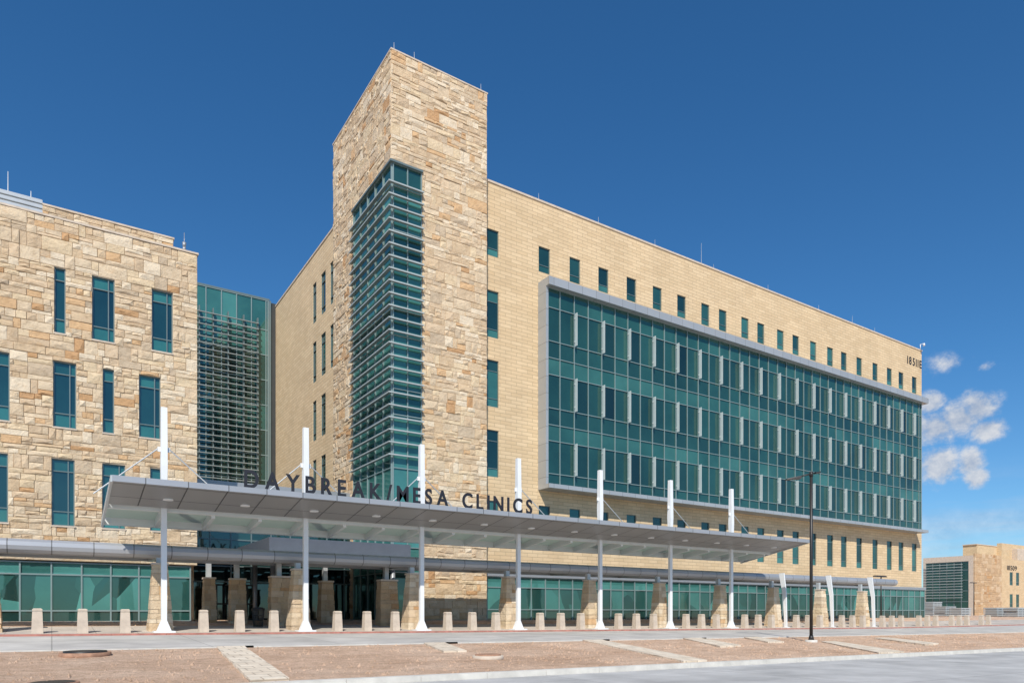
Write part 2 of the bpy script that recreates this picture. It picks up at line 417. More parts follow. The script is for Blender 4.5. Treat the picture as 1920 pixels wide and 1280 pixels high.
for (z0,z1) in ((19.4,21.8),(14.6,17.0),(9.9,12.25)):
    for i in range(19):
        x=k0+sp*i
        if x>GE-.3: continue
        m=MB(); m.box(x-.02,x+.02,DG-.40,DG-.14,z0,z1); m.box(x-.04,x+.04,DG-.2,DG-.065,z0+.3,z0+.4); m.box(x-.04,x+.04,DG-.2,DG-.065,z1-.4,z1-.3); m.build('glass_fin','fin',wing)
gs=S(913,41.3); vs=[gs+1.25*i for i in range(1,80) if gs+1.25*i<SE+.2]
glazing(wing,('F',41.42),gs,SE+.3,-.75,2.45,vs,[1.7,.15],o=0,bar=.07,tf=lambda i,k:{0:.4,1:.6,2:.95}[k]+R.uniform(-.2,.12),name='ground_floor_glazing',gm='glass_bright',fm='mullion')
m=MB(); m.box(gs,SE+.35,41.25,41.55,2.453,2.75); m.build('glazing_head','grey_metal',wing)
m=MB(); m.box(gs,SE+.35,41.3,41.57,-1.3,-.753); m.build('plinth','cast_stone',wing)
rods(wing,[(S(x,DF+.2),DF+.2,h) for x,h in ((1010,.6),(1122,.6),(1228,.6),(1315,1.9),(1338,.5),(1440,.6),(1535,.6),(1598,.9),(1640,.6))],ZR+.14)
write(wing,'18511E',S(1701,DF),S(1728,DF)-.05,DF-.02,Zf(1715,686,DF),.85,.04,.32,'sign_dark',name='number',bold=.006)
m=MB(); x=S(1724,DF); m.tube((x,DF-.1,ZR+.14),(x,DF-.1,ZR+.7),.04,.04); m.tube((x,DF-.1,ZR+.65),(x,DF-.5,ZR+.65),.04); m.tube((x,DF-.5,ZR+.65),(x,DF-.5,ZR+.4),.1,.13); m.build('roof_camera','white_paint',wing)
# ================================================================ STONE TOWER
DT=40.3; T0=17.5; T1=S(913,DT); TD=DV(625,T0); TZ=34.6
tower=thing('stone_tower','tall square stone tower with louvered teal glass wrapping its corner','tower',(T0,DT,-.9))
bs=S(792,DT); bd=DV(661,T0); bz=27.75
hf=[(T0-1,bs,-2,bz)]; hl=[(DT-1,bd,-2,bz)]
m=MB(); stones(m,('F',DT),T0,T1,-1.3,TZ,hf); stones(m,('L',T0),DT+.02,TD,-1.3,TZ,hl); m.build('stone_facing','stone',tower)
m=MB()
wall(m,('F',DT),(T0+.05,T1-.03,-1.3,TZ-.05),hf,.2,-.024); wall(m,('L',T0),(DT+.24,TD,-1.3,TZ-.05),hl,.2,-.024)
m.build('mortar_bed','mortar',tower)
m=MB(); m.box(T0+.3,T1-.05,DT+.3,TD-.05,-1.3,TZ-.6); m.box(T1-.2,T1-.034,DT+.3,TD,27,TZ-.02); m.box(T0+.24,T1-.202,TD-.2,TD,27,TZ-.02); m.build('core_walls','stone',tower)
m=MB(); m.box(T0-.05,T1+.05,DT-.05,DT+.35,TZ+.002,TZ+.09); m.box(T0-.05,T0+.35,DT+.352,TD+.05,TZ+.002,TZ+.09); m.box(T1-.3,T1+.05,DT+.352,TD+.05,TZ+.002,TZ+.09); m.box(T0+.352,T1-.302,TD-.3,TD+.05,TZ+.002,TZ+.09); m.build('coping','cast_stone',tower)
fl=[2.45,4.0,8.9,12.2,13.8,17.1,18.7,22.0,23.6,26.3]
tb=lambda i,k:.95 if k==2 else ((.45 if k%2==0 else .9)+R.uniform(-.2,.15))
wf=[T0+.12+(bs-T0-.12)*i/2 for i in (1,)]; wl=[DT+.12+(bd-DT-.12)*i/5 for i in range(1,5)]
glazing(tower,('F',DT),T0+.12,bs-.02,-.9,bz,wf,fl,o=-.1,bar=.06,tf=tb,name='corner_glazing',fm='mullion',gm='glass_bright')
glazing(tower,('L',T0),DT+.1,bd-.02,-.9,bz,wl,fl,o=-.1,bar=.06,tf=tb,name='corner_glazing',fm='mullion',gm='glass_bright')
for i in range(34):
    z=26.35-.76*i
    if z<8.95: break
    m=MB(); m.box(T0-.24,bs+.0,DT-.24,DT-.02,z,z+.03,.5); m.box(T0-.24,T0-.02,DT-.018,bd,z,z+.03)
    bl=m.build('sunshade_blade','louver',tower)
    m=MB(); m.box(T0-.28,bs,DT-.28,DT-.242,z-.03,z+.05); m.box(T0-.28,T0-.242,DT-.24,bd,z-.03,z+.05); m.build('blade_lip','louver_lip',bl)
m=MB(); m.box(T0-.1,bs+.02,DT-.1,DT+.02,bz-.04,bz+.08); m.box(T0-.1,T0+.02,DT+.022,bd+.02,bz-.04,bz+.08); m.build('window_head','frame_metal',tower)
rods(tower,[(S(x,DT),DT+.1,.5) for x in (740,778,903)],TZ+.09)
# ================================================================ LEFT STONE WING
DL=42.7; L1=S(370,DL); L0=S(-420,DL); LZ=20.0; LB=52
lw=thing('stone_wing','three storey rough stone block with tall teal windows at the left edge','building',(L0,DL,-.9))
LWN=[]
def lwin(x0,x1,row):
    b={1:(14.22,17.55),2:(9.42,12.78),3:(4.4,7.8)}[row]; LWN.append((S(x0,DL),S(x1,DL),b[0],b[1]))
for x0,x1 in ((102,123),(173,215),(285,324),(-20,-2),(-110,-70)): lwin(x0,x1,1)
for x0,x1 in ((-24,18),(100,143),(193,214),(261,301),(-90,-70)): lwin(x0,x1,2)
for x0,x1 in ((-26,15),(97,140),(192,235),(282,303),(-100,-80)): lwin(x0,x1,3)
m=MB(); stones(m,('F',DL),S(-160,DL),L1,2.6,LZ,LWN,.25,.88); m.build('stone_facing','stone',lw)
m=MB(); wall(m,('F',DL),(L0,L1-.02,2.6,LZ-.05),LWN,.22,-.024); m.build('mortar_bed','mortar',lw)
m=MB(); m.box(L0,L1-.03,DL+.3,LB,2.6,LZ-.5); m.box(L0,L1-.03,DL+1.0,LB,-1.3,2.598); m.build('core_walls','stone',lw)
m=MB(); m.box(L0,L1+.06,DL-.06,DL+.5,LZ+.002,LZ+.1); m.build('coping','cast_stone',lw)
for (a0,a1,b0,b1) in LWN:
    wide=a1-a0>.9
    glazing(lw,('F',DL),a0,a1,b0,b1,[a1-.28] if wide else [],[b0+.72,b1-.62],o=-.17,bar=.05,tf=lambda i,k:{0:R.uniform(.9,1.0),1:R.uniform(.1,.45),2:R.uniform(.75,1)}[k],name='window',gm='glass_blue')
    m=MB(); m.box(a0-.04,a1+.04,DL-.05,DL+.1,b0-.08,b0-.003); m.build('window_sill','cast_stone',lw)
vs=[L0+2+1.32*i for i in range(60) if L0+2+1.32*i<L1-.3]
glazing(lw,('F',DL),L0,L1-.3,-.55,2.55,vs,[1.9,.05],o=-.25,bar=.07,tf=lambda i,k:{0:.4,1:.6,2:.95}[k]+R.uniform(-.2,.1),name='ground_floor_glazing',fm='mullion',gm='glass_bright')
m=MB(); m.box(L0,L1,DL-.2,DL+.25,-1.3,-.552); m.build('plinth','cast_stone',lw)
pz=22.1; pd=46; p1=S(325,pd)
m=MB(); stones(m,('F',pd),S(-120,pd),p1,LZ-.6,pz,[],.2); m.box(L0,p1-.02,pd+.05,LB-1,LZ-.6,pz-.05); m.build('penthouse','stone',lw)
m=MB(); m.box(L0,p1+.05,pd-.06,pd+.4,pz+.002,pz+.1); m.build('penthouse_coping','cast_stone',lw)
m=MB(); q1=S(78,44.5)
m.box(L0,q1,44.6,45.6,LZ-.5,21.7)
for i in range(7): m.box(L0,q1+.04,44.5,44.6,LZ-.1+i*.26,LZ+.08+i*.26)
m.build('roof_screen','pale_metal',lw)
rods(lw,[(S(15,45),45,1.2),(S(58,45),45,.5),(S(150,46),46.1,.4),(S(308,46),46.1,.5)],21.7)
m=MB(); x=S(346,DL); m.tube((x,DL+.1,LZ+.1),(x,DL+.1,LZ+1.1),.015); m.tube((x,DL+.1,LZ+.1),(x,DL+.1,LZ+.3),.10,.08); m.tube((x,DL+.1,LZ+.3),(x,DL+.1,LZ+.55),.07,.11); m.build('roof_camera','grey_metal',lw)
# ================================================================ ATRIUM + LOBBY
DA=70; A0=L1-3; A1=S(503,DA); AZ=Zf(440,549,DA)
at=thing('glass_atrium','deep set teal glass atrium behind horizontal louvers, between the stone block and tan block','building',(A0,DA,-.9))
va=[A0+1.35*i for i in range(1,20) if A0+1.35*i<A1-.2]
hb=[3+2.42*i for i in range(1,11) if 3+2.42*i<AZ-.5]
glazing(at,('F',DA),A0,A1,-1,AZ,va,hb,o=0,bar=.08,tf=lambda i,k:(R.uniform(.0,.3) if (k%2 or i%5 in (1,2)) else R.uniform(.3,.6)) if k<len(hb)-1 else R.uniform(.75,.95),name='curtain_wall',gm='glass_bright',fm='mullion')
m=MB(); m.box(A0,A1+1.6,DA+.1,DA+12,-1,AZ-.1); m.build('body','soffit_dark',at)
m=MB(); m.box(A0,A1+.1,DA-.1,DA+.5,AZ+.002,AZ+.15); m.box(A1+.002,A1+.25,DA-.08,DA+.098,-1,AZ); m.build('edge_trim','frame_metal',at)
m=MB(); sr=S(482,DA)
z=9.5
while z<Zf(430,590,DA): m.box(A0,sr,DA-.72,DA-.55,z,z+.07); z+=.56
m.build('louver_screen','screen_slat',at)
m=MB()
for x in (372,398,426,455,481): 
    xx=S(x,DA); m.box(xx-.05,xx+.05,DA-.54,DA-.1,9.3,Zf(430,588,DA))
m.build('louver_post','frame_metal',at)
DO=47.5; O1=SW
lob=thing('glass_lobby','low dark glass entrance lobby recessed between the stone block and the tower','building',(L1,DO,-.9))
va=[L1-1+1.25*i for i in range(1,20) if L1-1+1.25*i<O1-.2]
glazing(lob,('F',DO),L1-1,O1,-.7,Zf(370,905,DO),va,[1.9,2.9,4.6,6.3],o=0,bar=.08,tf=lambda i,k:.05 if k<2 else R.uniform(.5,.9),name='lobby_glazing',gm='glass_dark')
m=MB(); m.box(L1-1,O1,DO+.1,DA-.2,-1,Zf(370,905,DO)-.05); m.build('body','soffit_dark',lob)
m=MB(); m.box(L1-1,O1,DO-.15,DO+.6,Zf(370,905,DO)+.002,Zf(370,905,DO)+.25); m.build('roof_edge','grey_metal',lob)
for x in (405,432,462):
    a=S(x,DO); glazing(lob,('F',DO-.12),a-.5,a+.5,-.6,1.75,[a],[.5],o=0,bar=.1,name='door',gm='glass_dark',fm='dark_metal')
PD=38.6; P0=S(505,PD); P1=S(770,PD)
po=thing('entrance_portico','flat grey metal entrance roof above the recessed doors','canopy',(P0,PD,-.8))
m=MB(); m.box(P0,P1,PD,46.5,3.2,4.0); m.build('roof_box','portico_metal',po)
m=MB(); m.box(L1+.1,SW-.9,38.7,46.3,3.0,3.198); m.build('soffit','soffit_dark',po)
for (sx,dx) in ((P0+.8,45.2),(P0+.8,41),(P1-.8,41.0-1.6)):
    m=MB(); m.tube((sx,dx,-1),(sx,dx,2.998),.14,.14,12); m.build('column','grey_metal',po)
# ================================================================ MAIN CANOPY
DC=33.24; KC=DC/(ST/F)
cols=[S(x,DC) for x in (307,571,788,968,1122,1254,1370)]
c0=cols[0]; bsp=(cols[-1]-cols[0])/6; cols=[c0+bsp*i for i in range(7)]
D0=30.15; D1=35.94; CA=S(212,D0); CB=S(1516,D0)
zc=lambda d:4.9-(d-D0)*(1.0/(D1-D0))
can=thing('drop_off_canopy','long sloping grey and white drop off canopy hung from seven white masts','canopy',(c0,DC,G(c0,DC)))
m=MB(); m.prism_x([(D0,zc(D0)),(DC-.2,zc(DC-.2)),(DC-.2,zc(DC-.2)+.34),(D0,zc(D0)+.16)],CA,CB); m.build('soffit_deck','soffit_panel',can)
m=MB(); m.prism_x([(D0-.07,zc(D0)-.03),(D0-.003,zc(D0)-.03),(D0-.003,zc(D0)+.2),(D0-.07,zc(D0)+.2)],CA-.03,CB+.03); m.build('front_fascia','fascia_panel',can)
for (e0,e1) in ((CA-.09,CA-.003),(CB+.003,CB+.09)):
    m=MB(); m.prism_x([(D0-.002,zc(D0)-.05),(D1+.1,zc(D1)-.16),(D1+.1,zc(D1)+.12),(D0-.002,zc(D0)+.2)],e0,e1)
    m.build('end_trim','pale_metal',can)
m=MB(); m.prism_x([(DC-.198,zc(DC)+.24),(D1,zc(D1)+.24),(D1,zc(D1)+.27),(DC-.198,zc(DC)+.27)],CA,CB); m.build('translucent_roof','translucent',can)
for dd in (DC+.05,D1-.2):
    m=MB(); m.prism_x([(dd,zc(dd)-.08),(dd+.16,zc(dd+.16)-.08),(dd+.16,zc(dd+.16)+.235),(dd,zc(dd)+.235)],CA,CB)
    m.build('edge_beam','beam_paint',can)
x=c0-bsp/3
while x<CB-.2:
    if x>CA+.15:
        m=MB(); m.prism_x([(DC+.212,zc(DC)-.22),(D1-.202,zc(D1)-.04),(D1-.202,zc(D1)+.233),(DC+.212,zc(DC)+.2)],x-.08,x+.08); m.build('rafter','beam_paint',can)
    x+=bsp/3
x=c0-bsp/2
while x<CB-.5:
    if x>CA+.5:
        dd=31.9; m=MB(); m.tube((x,dd,zc(dd)-.03),(x,dd,zc(dd)+.03),.2,.2,16); m.build('downlight','white_paint',can)
    x+=bsp/2
for i,c in enumerate(cols):
    g=G(c,DC)
    m=MB()
    m.box(c-.11,c+.11,DC-.14,DC+.04,g+.5,zc(DC)+.0)
    m.hexa([(c-.30,DC-.2,g),(c+.30,DC-.2,g),(c+.30,DC+.12,g),(c-.30,DC+.12,g),(c-.11,DC-.14,g+.5),(c+.11,DC-.14,g+.5),(c+.11,DC+.04,g+.5),(c-.11,DC+.04,g+.5)])
    m.build('column','white_paint',can)
    m=MB(); m.box(c-.42,c+.42,DC-.35,DC+.25,g-.02,g+.05); m.build('base_plate','white_paint',can)
    m=MB()
    m.hexa([(c-.11,DC-.13,zc(DC)+.002),(c+.11,DC-.13,zc(DC)+.002),(c+.11,DC+.03,zc(DC)+.002),(c-.11,DC+.03,zc(DC)+.002),(c-.13,DC-.2,6.2),(c+.13,DC-.2,6.2),(c+.13,DC+.1,6.2),(c-.13,DC+.1,6.2)])
    m.hexa([(c-.13,DC-.2,6.2),(c+.13,DC-.2,6.2),(c+.13,DC+.1,6.2),(c-.13,DC+.1,6.2),(c-.12,DC-.16,8.68),(c+.12,DC-.16,8.68),(c+.12,DC+.06,8.68),(c-.12,DC+.06,8.68)])
    m.build('mast','white_paint',can)
    m=MB(); m.prism_x([(DC-.06,6.8),(DC-.02,6.8),(DC-.02,7.0),(DC-.06,7.0)],c-.24,c+.24); m.build('cable_bracket','white_paint',can)
    for sg in (-1,1):
        if sg<0 and i>2: continue
        m=MB(); m.tube((c+sg*.22,DC-.04,6.92),(c+sg*2.6,DC-.4,zc(DC-.4)+.3),.028,.028,6); m.build('cable','cable',can)
sg=thing('roof_sign','dark metal letters spelling DAYBREAK / MESA CLINICS along the canopy front edge','sign',(S(458,D0),D0+.3,zc(D0)+.16))
write(sg,'DAYBREAK/MESA CLINICS',S(458,D0+.2),S(998,D0+.2),D0+.22,zc(D0)+.24,.76,.05,.32,'sign_dark',bold=.022)
m=MB(); m.box(S(456,D0+.2),S(1000,D0+.2),D0+.17,D0+.27,zc(D0)+.13,zc(D0)+.2); m.build('mounting_rail','grey_metal',sg)
# ================================================================ WALKWAY ROOF + PIERS
WD=34.7; W0=S(-330,WD); W1=S(1682,WD)
wk=thing('walkway_roof','long low grey metal walkway roof running on stone piers along the building','walkway',(W0,WD,-.9))
m=MB(); m.prism_x([(WD+.35,2.98),(WD+.1,2.96),(WD-.04,2.85),(WD-.08,2.68),(WD-.04,2.52),(WD+.12,2.40),(WD+.35,2.36)],W0,W1); m.build('front_beam','fascia_panel',wk)
m=MB(); m.box(W0,W1,WD+.352,38.2,2.72,2.94); m.build('roof_deck','grey_metal',wk)
m=MB(); m.box(W0,W1,38.202,38.5,2.45,2.95); m.build('rear_beam','grey_metal',wk)
x=c0-bsp*4
while x<W1:
    if x>W0:
        m=MB(); m.box(x-.1,x+.1,WD+.352,38.2,2.42,2.718); m.build('cross_beam','grey_metal',wk)
    x+=bsp
for i in range(11):
    x=c0-bsp*.5+bsp*i
    if x<W1:
        m=MB(); m.tube((x,WD+.9,2.6),(x,WD+.9,2.718),.13,.15,12); m.build('downlight','dark_metal',wk)
def pier(s,d,w,dp,h,label,cat='pier',group=None,taper=.12,sm='stone'):
    z0=G(s,d)-.05
    t=thing('stone_pier',label,cat,(s,d,z0+.05),group)
    m=MB(); z=z0
    while z<z0+h-.01:
        hh=min(R.choice([.18,.24,.3,.38]),z0+h-z)
        f=lambda q:1-(q-z0)/h
        for (xa,xb) in ((-1,R.uniform(-.4,.4)),(None,1)):
            if xa is None: xa=last
            last=xb
            tt=R.random()*.98
            def P(u,v,q):
                k=f(q); W=w/2+taper*k; L=dp/2+taper*k; return (s+u*W,d+v*L,q)
            j=R.uniform(-.03,.05)
            ga,gb=xa+(.015 if xa>-1 else -j),xb-(.015 if xb<1 else -j)
            za,zb=z+.006,z+hh-.006; k2=R.uniform(-.02,.03)
            m.hexa([P(ga,-1-j,za),P(gb,-1-j-k2,za),P(gb,1,za),P(ga,1,za),P(ga,-1-j+k2,zb),P(gb,-1-j,zb),P(gb,1,zb),P(ga,1,zb)],tt)
        z+=hh
    m.build('stone_facing',sm,t)
    m=MB(); k=.04
    m.hexa([(s-w/2-taper+k,d-dp/2-taper+k,z0),(s+w/2+taper-k,d-dp/2-taper+k,z0),(s+w/2+taper-k,d+dp/2+taper-k,z0),(s-w/2-taper+k,d+dp/2+taper-k,z0),
            (s-w/2+k,d-dp/2+k,z0+h-.03),(s+w/2-k,d-dp/2+k,z0+h-.03),(s+w/2-k,d+dp/2-k,z0+h-.03),(s-w/2+k,d+dp/2-k,z0+h-.03)]); m.build('mortar_core','mortar',t)
    m=MB(); m.box(s-w/2-.04,s+w/2+.04,d-dp/2-.04,d+dp/2+.04,z0+h,z0+h+.09); m.build('cap_stone','cast_stone',t)
    m=MB(); m.box(s-.12,s+.12,d+.05,d+.3,z0+h+.092,2.71 if d>WD else 2.36+.3*(d>WD-.4)); m.build('steel_stub','pale_metal',t)
    return t
ordn=['first','second','third','fourth','fifth','sixth','seventh','eighth','ninth','tenth','eleventh']
for i in range(-1,10):
    s=c0+bsp*i
    lab='battered stone pier cut off by the left edge of the photo' if i==-1 else ('battered stone pier right behind the %s white canopy column from the left'%ordn[i] if i<7 else 'battered stone pier beside a white fin, %s past the end of the canopy'%ordn[i-7])
    pier(s-.05,34.15,.56,.55,2.95 if i>2 else 2.9,lab,group='stone piers under the walkway roof front',taper=.2)
for x,w,h in ((392,.5,2.3),(445,.7,2.3),(524,.9,2.5),(611,.65,2.3),(726,.95,2.5)):
    d={392:39.5,445:38.6,524:36.6,611:39,726:36.4}[x]
    lab={392:'narrow shaded stone pier nearest the lobby doors',445:'stone pier left of the dark litter bin',524:'broad stone pier right of the litter bin, below the D of the sign',611:'set back stone pier below the R of the sign',726:'broad stone pier in front of the tower corner glazing'}[x]
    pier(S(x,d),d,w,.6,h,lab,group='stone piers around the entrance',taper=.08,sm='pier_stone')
for i in (7,8,9):
    s=c0+bsp*i; g=G(s,DC)
    t=thing('white_fin_column','white tapered steel fin against a stone pier, %s past the canopy end'%ordn[i-7],'column',(s,DC,g),'white fins past the canopy end')
    m=MB()
    pr=[(DC+.02,g),(DC+.22,g),(DC+.36,1.2),(DC+.72,2.95),(DC+.28,2.95),(DC+.08,1.4)]
    m.prism_x(pr,s+.36,s+.46); m.build('blade','white_paint',t)
    m=MB(); m.box(s+.25,s+.57,DC-.08,DC+.3,g-.02,g+.04); m.build('base_plate','white_paint',t)
# ================================================================ BOLLARDS
BK=.1035e-4*KC/ST; b0=S(70,DC)
proto=None; far=0
for i in range(-1,54):
    if (i-3)%4==0: continue
    s=b0+BK*i
    if proto is None:
        proto=thing('bollard','', 'bollard',(s,DC,G(s,DC)))
        m=MB(); g=G(s,DC)
        def ring(z,w,l): return [(s-w,DC-l,z),(s+w,DC-l,z),(s+w,DC+l,z),(s-w,DC+l,z)]
        m.hexa(ring(g-.08,.2,.2)+ring(g+.84,.165,.165)); m.build('body','cast_stone',proto)
        m=MB(); m.hexa(ring(g+.85,.16,.16)+ring(g+.93,.17,.17)); m.hexa(ring(g+.93,.17,.17)+ring(g+.965,.12,.12)); m.build('cap','cast_stone',proto)
        t=proto
    else:
        t=copy_tree(proto); t.location=(s,DC,G(s,DC)); t.rotation_euler=(0,0,R.uniform(-.03,.03))
    k=(i-3)//4; pos=(i-3)%4
    wh={1:'first bollard right of',2:'second bollard right of',3:'third bollard right of'}[pos]
    if k<0: lab=('tan tapered stone bollard left of the first white column, %s from the edge'%ordn[i]) if i>=0 else 'tan tapered stone bollard cut off at or beyond the left edge'
    elif k<10:
        nm=('the %s white canopy column from the left'%ordn[k]) if k<7 else ('the %s white fin past the canopy'%ordn[k-7])
        lab='tan stone %s %s'%(wh,nm)
    else:
        lab='small far tan bollard past the last white fin, %s in that row'%ordn[min(far,10)]; far+=1
    tag(t,lab,'bollard','tan stone bollards along the drop off kerb')
# ================================================================ STREET LAMP
s,d,z=ground_at(1521,1203)
lp=thing('street_lamp','tall dark brown street lamp standing in the dirt verge by the road','street lamp',(s,d,z))
H=(HZ-890)/F*(d*CT+s*ST)-z
m=MB(); m.tube((s,d,z-.1),(s,d,z+.12),.32,.30,16); m.build('concrete_base','kerb_concrete',lp)
m=MB(); m.tube((s,d,z+.12),(s,d,z+H),.085,.075,12); m.tube((s,d,z+.12),(s,d,z+.35),.15,.10,12); m.build('pole','dark_metal',lp)
ux,uy=CT,-ST
def LP(a,b,q): return (s+ux*a-uy*b*1.0, d+uy*a+ux*b, z+H+q)
m=MB(); m.tube(LP(.25,0,.12),LP(-.75,0,-.12),.045,.035,8); m.tube(LP(0,0,-.08),LP(0,0,.16),.10,.09,10); m.build('arm','dark_metal',lp)
m=MB(); m.hexa([LP(-1.3,-.17,-.26),LP(-.55,-.17,-.2),LP(-.55,.17,-.2),LP(-1.3,.17,-.26),LP(-1.28,-.15,-.2),LP(-.55,-.15,-.06),LP(-.55,.15,-.06),LP(-1.28,.15,-.2)]); m.build('lamp_head','dark_metal',lp)
m=MB(); m.hexa([LP(.2,-.1,.05),LP(.45,-.1,.1),LP(.45,.1,.1),LP(.2,.1,.05),LP(.2,-.1,.13),LP(.45,-.1,.18),LP(.45,.1,.18),LP(.2,.1,.13)]); m.build('rear_sensor','dark_metal',lp)
for (x,yt,yb,Y,lab) in ((1652,1080,1165,72,'small far street lamp near the right end of the tan block'),(1826,1092,1150,125,'small far street lamp before the distant stone building')):
    a=(x-960)/F; s=Y*(a*CT+ST); d=Y*(CT-a*ST); z=G(s,d); zt=(HZ-yt)*Y/F
    t=thing('street_lamp',lab,'street lamp',(s,d,z)); m=MB(); m.tube((s,d,z),(s,d,zt),.08,.06,8); m.build('pole','dark_metal',t)
    m=MB(); m.hexa([(s-1.3,d-.15,zt-.05),(s+.9,d-.15,zt-.05),(s+.9,d+.15,zt-.05),(s-1.3,d+.15,zt-.05),(s-1.2,d-.1,zt+.08),(s+.8,d-.1,zt+.08),(s+.8,d+.1,zt+.08),(s-1.2,d+.1,zt+.08)]); m.build('lamp_head','dark_metal',t)
# ================================================================ SMALL THINGS
def ringmesh(name,s,d,z,r,h,mt,parent):
    m=MB(); m.tube((s,d,z-.08),(s,d,z+h),r,r*.97,28); return m.build(name,mt,parent)
for (x,y,r,hh,lab,m1,m2) in ((160,1228,.66,.09,'round dark manhole cover on a low collar in the dirt at left','rust','dark_metal'),(915,1233,.52,.09,'rusty round manhole cover in a tan collar, middle of the dirt verge','cast_stone','rust'),(100,1281,.5,.035,'flat dark disc with a brown rim at the bottom left corner','rust','dark_metal')):
    s,d,z=ground_at(x,y)
    if hh<.05: d=max(d,17.4); z=G(s,d)  # the low entry is just a thin dark disc on the dirt
    t=thing('manhole',lab,'manhole',(s,d,z))
    ringmesh('collar',s,d,z,r,hh,m1,t); ringmesh('cover',s,d,z+hh-.005,r*.84,.05 if hh>.05 else .015,m2,t)
s,d=S(484,36.2),36.2; z=G(s,d); t=thing('litter_bin','dark mesh litter bin standing among the entrance piers','bin',(s,d,z))
m=MB()
for k in range(20):
    a=2*math.pi*k/20; m.tube((s+.22*math.cos(a),d+.22*math.sin(a),z),(s+.3*math.cos(a),d+.3*math.sin(a),z+.85),.014,.014,4)
for q in (.05,.3,.55,.8):
    m.tube((s,d,z+q),(s,d,z+q+.03),.235+.08*q,.235+.08*q,20)
m.build('mesh_body','dark_metal',t)
m=MB(); m.tube((s,d,z+.85),(s,d,z+.9),.32,.32,20); m.tube((s,d,z+.9),(s,d,z+.96),.30,.2,20); m.build('lid','dark_metal',t)
for (x,w,y0,y1,Y,lab) in ((1748,2.8,1128,1156,110,'tall stack of grey panels beside the end of the tan block'),(1772,3.2,1138,1158,105,'low stack of grey panels, second from the tan block'),(1800,3.0,1141,1160,102,'low stack of grey panels, third from the tan block'),(1868,3.6,1140,1166,95,'wide stack of grey panels below the distant building'),(1905,3.2,1140,1168,92,'stack of grey panels at the right edge')):
    a=(x-960)/F; s=Y*(a*CT+ST); d=Y*(CT-a*ST); z=G(s,d); zt=max(z+.7,(HZ-y0)*Y/F); t=thing('panel_stack',lab,'panel stack',(s,d,z),'grey panel stacks at the far right')
    q=z
    while q<zt:
        m=MB(); o1=R.uniform(-.12,.12); m.box(s-w/2+o1,s+w/2+o1,d-.8,d+.8,q+.08,q+.24); 
        for e in (-.8,0,.8): m.box(s+e*w/2.2-.08,s+e*w/2.2+.08,d-.75,d+.75,q,q+.078)
        m.build('panel','pale_metal',t); q+=.242
# ================================================================ DISTANT BUILDING
Yc=150; a=(1828-960)/F; fs=Yc*(a*CT+ST); fd=Yc*(CT-a*ST); db=DV(1731,fs)
fb=thing('distant_building','distant stone and tan block numbered 18509 beyond the long block at right','building',(fs,fd,-.8))
zt=(HZ-1040)*Yc/F; s2=S(1878,fd)
m=MB(); hole=[(DV(1816,fs),db-.5,-.6,zt-1.2)]
wall(m,('L',fs),(fd+.3,db,-1.5,zt),hole,.3); m.build('side_wall','cast_stone',fb)
m=MB(); stones(m,('F',fd),fs,s2,-1.5,zt+.4,[],.3,1.6); m.box(fs+.31,s2,fd+.31,db,-1.5,zt-.3); m.build('stone_walls','pier_stone',fb)
h=hole[0]; glazing(fb,('L',fs),h[0],h[1],h[2],h[3],[h[0]+(h[1]-h[0])*i/6 for i in range(1,6)],[2.2,4.5,6.8,9],o=-.2,bar=.15,name='curtain_wall',tf=lambda i,k:R.uniform(.05,.4))
m=MB(); q=3
while q<zt-1.6: m.box(fs-.6,fs-.4,h[0]+1,h[1],q,q+.08); q+=.6
m.build('louver_screen','fin',fb)
s3=S(2050,fd)
FWN=[(S(x,fd),S(x,fd)+1.6,b,b+3) for x in (1896,1908,1925,1940) for b in (1.0,6.0)]
m=MB(); wall(m,('F',fd),(s2+.01,s3,-1.5,zt-.2),FWN,.3,-.3); m.box(s2+.01,s3,fd+.62,db,-1.5,zt-.8); m.build('tan_walls','tan_tile',fb)
for w in FWN: glazing(fb,('F',fd+.3),w[0],w[1],w[2],w[3],[],[w[2]+.8],o=-.12,bar=.12)
ud=fd+5; uz=(HZ-1021)*(ud/(CT-((1880-960)/F)*ST))/F
m=MB(); m.box(S(1832,ud),s3,ud,ud+3,zt-.8,uz-.6); m.box(S(1878,ud-1),s3,ud-1,ud-.003,zt-.8,uz+.2); m.build('upper_storey','tan_tile',fb)
m=MB(); m.box(S(1831,ud),S(1878,ud-1),ud-.1,ud+3,uz-.598,uz-.4); m.box(S(1906,ud-2),s3,ud-2.2,ud-1.003,zt-.8,uz-.9); m.build('upper_coping','cast_stone',fb)
write(fb,'18509',S(1891,fd),S(1909,fd),fd+.26,(HZ-1067)*Yc*1.05/F,1.0,.05,.25,'sign_dark',name='number',bold=0)
# ================================================================ LIGHT, SKY, CAMERA
AZ_,EL=math.radians(34),math.radians(44)
sd=Vector((-math.sin(AZ_)*math.cos(EL),-math.cos(AZ_)*math.cos(EL),math.sin(EL)))
L=bpy.data.lights.new('sun','SUN'); L.energy=4.8; L.angle=math.radians(.5); L.color=(1,.95,.87)
lo=bpy.data.objects.new('sun',L); C.objects.link(lo); lo.rotation_euler=sd.to_track_quat('Z','Y').to_euler()
w=bpy.data.worlds.new('World'); bpy.context.scene.world=w; w.use_nodes=True; nt=w.node_tree
bg=nt.nodes['Background']; sky=N(nt,'ShaderNodeTexSky'); sky.sky_type='NISHITA'; sky.sun_disc=False
sky.sun_elevation=EL; sky.sun_rotation=math.radians(180)+AZ_; sky.altitude=1200; sky.air_density=1.0; sky.dust_density=.3; sky.ozone_density=2
tc=N(nt,'ShaderNodeTexCoord'); gen=tc.outputs['Generated']
sep=N(nt,'ShaderNodeSeparateXYZ'); nt.links.new(gen,sep.inputs[0])
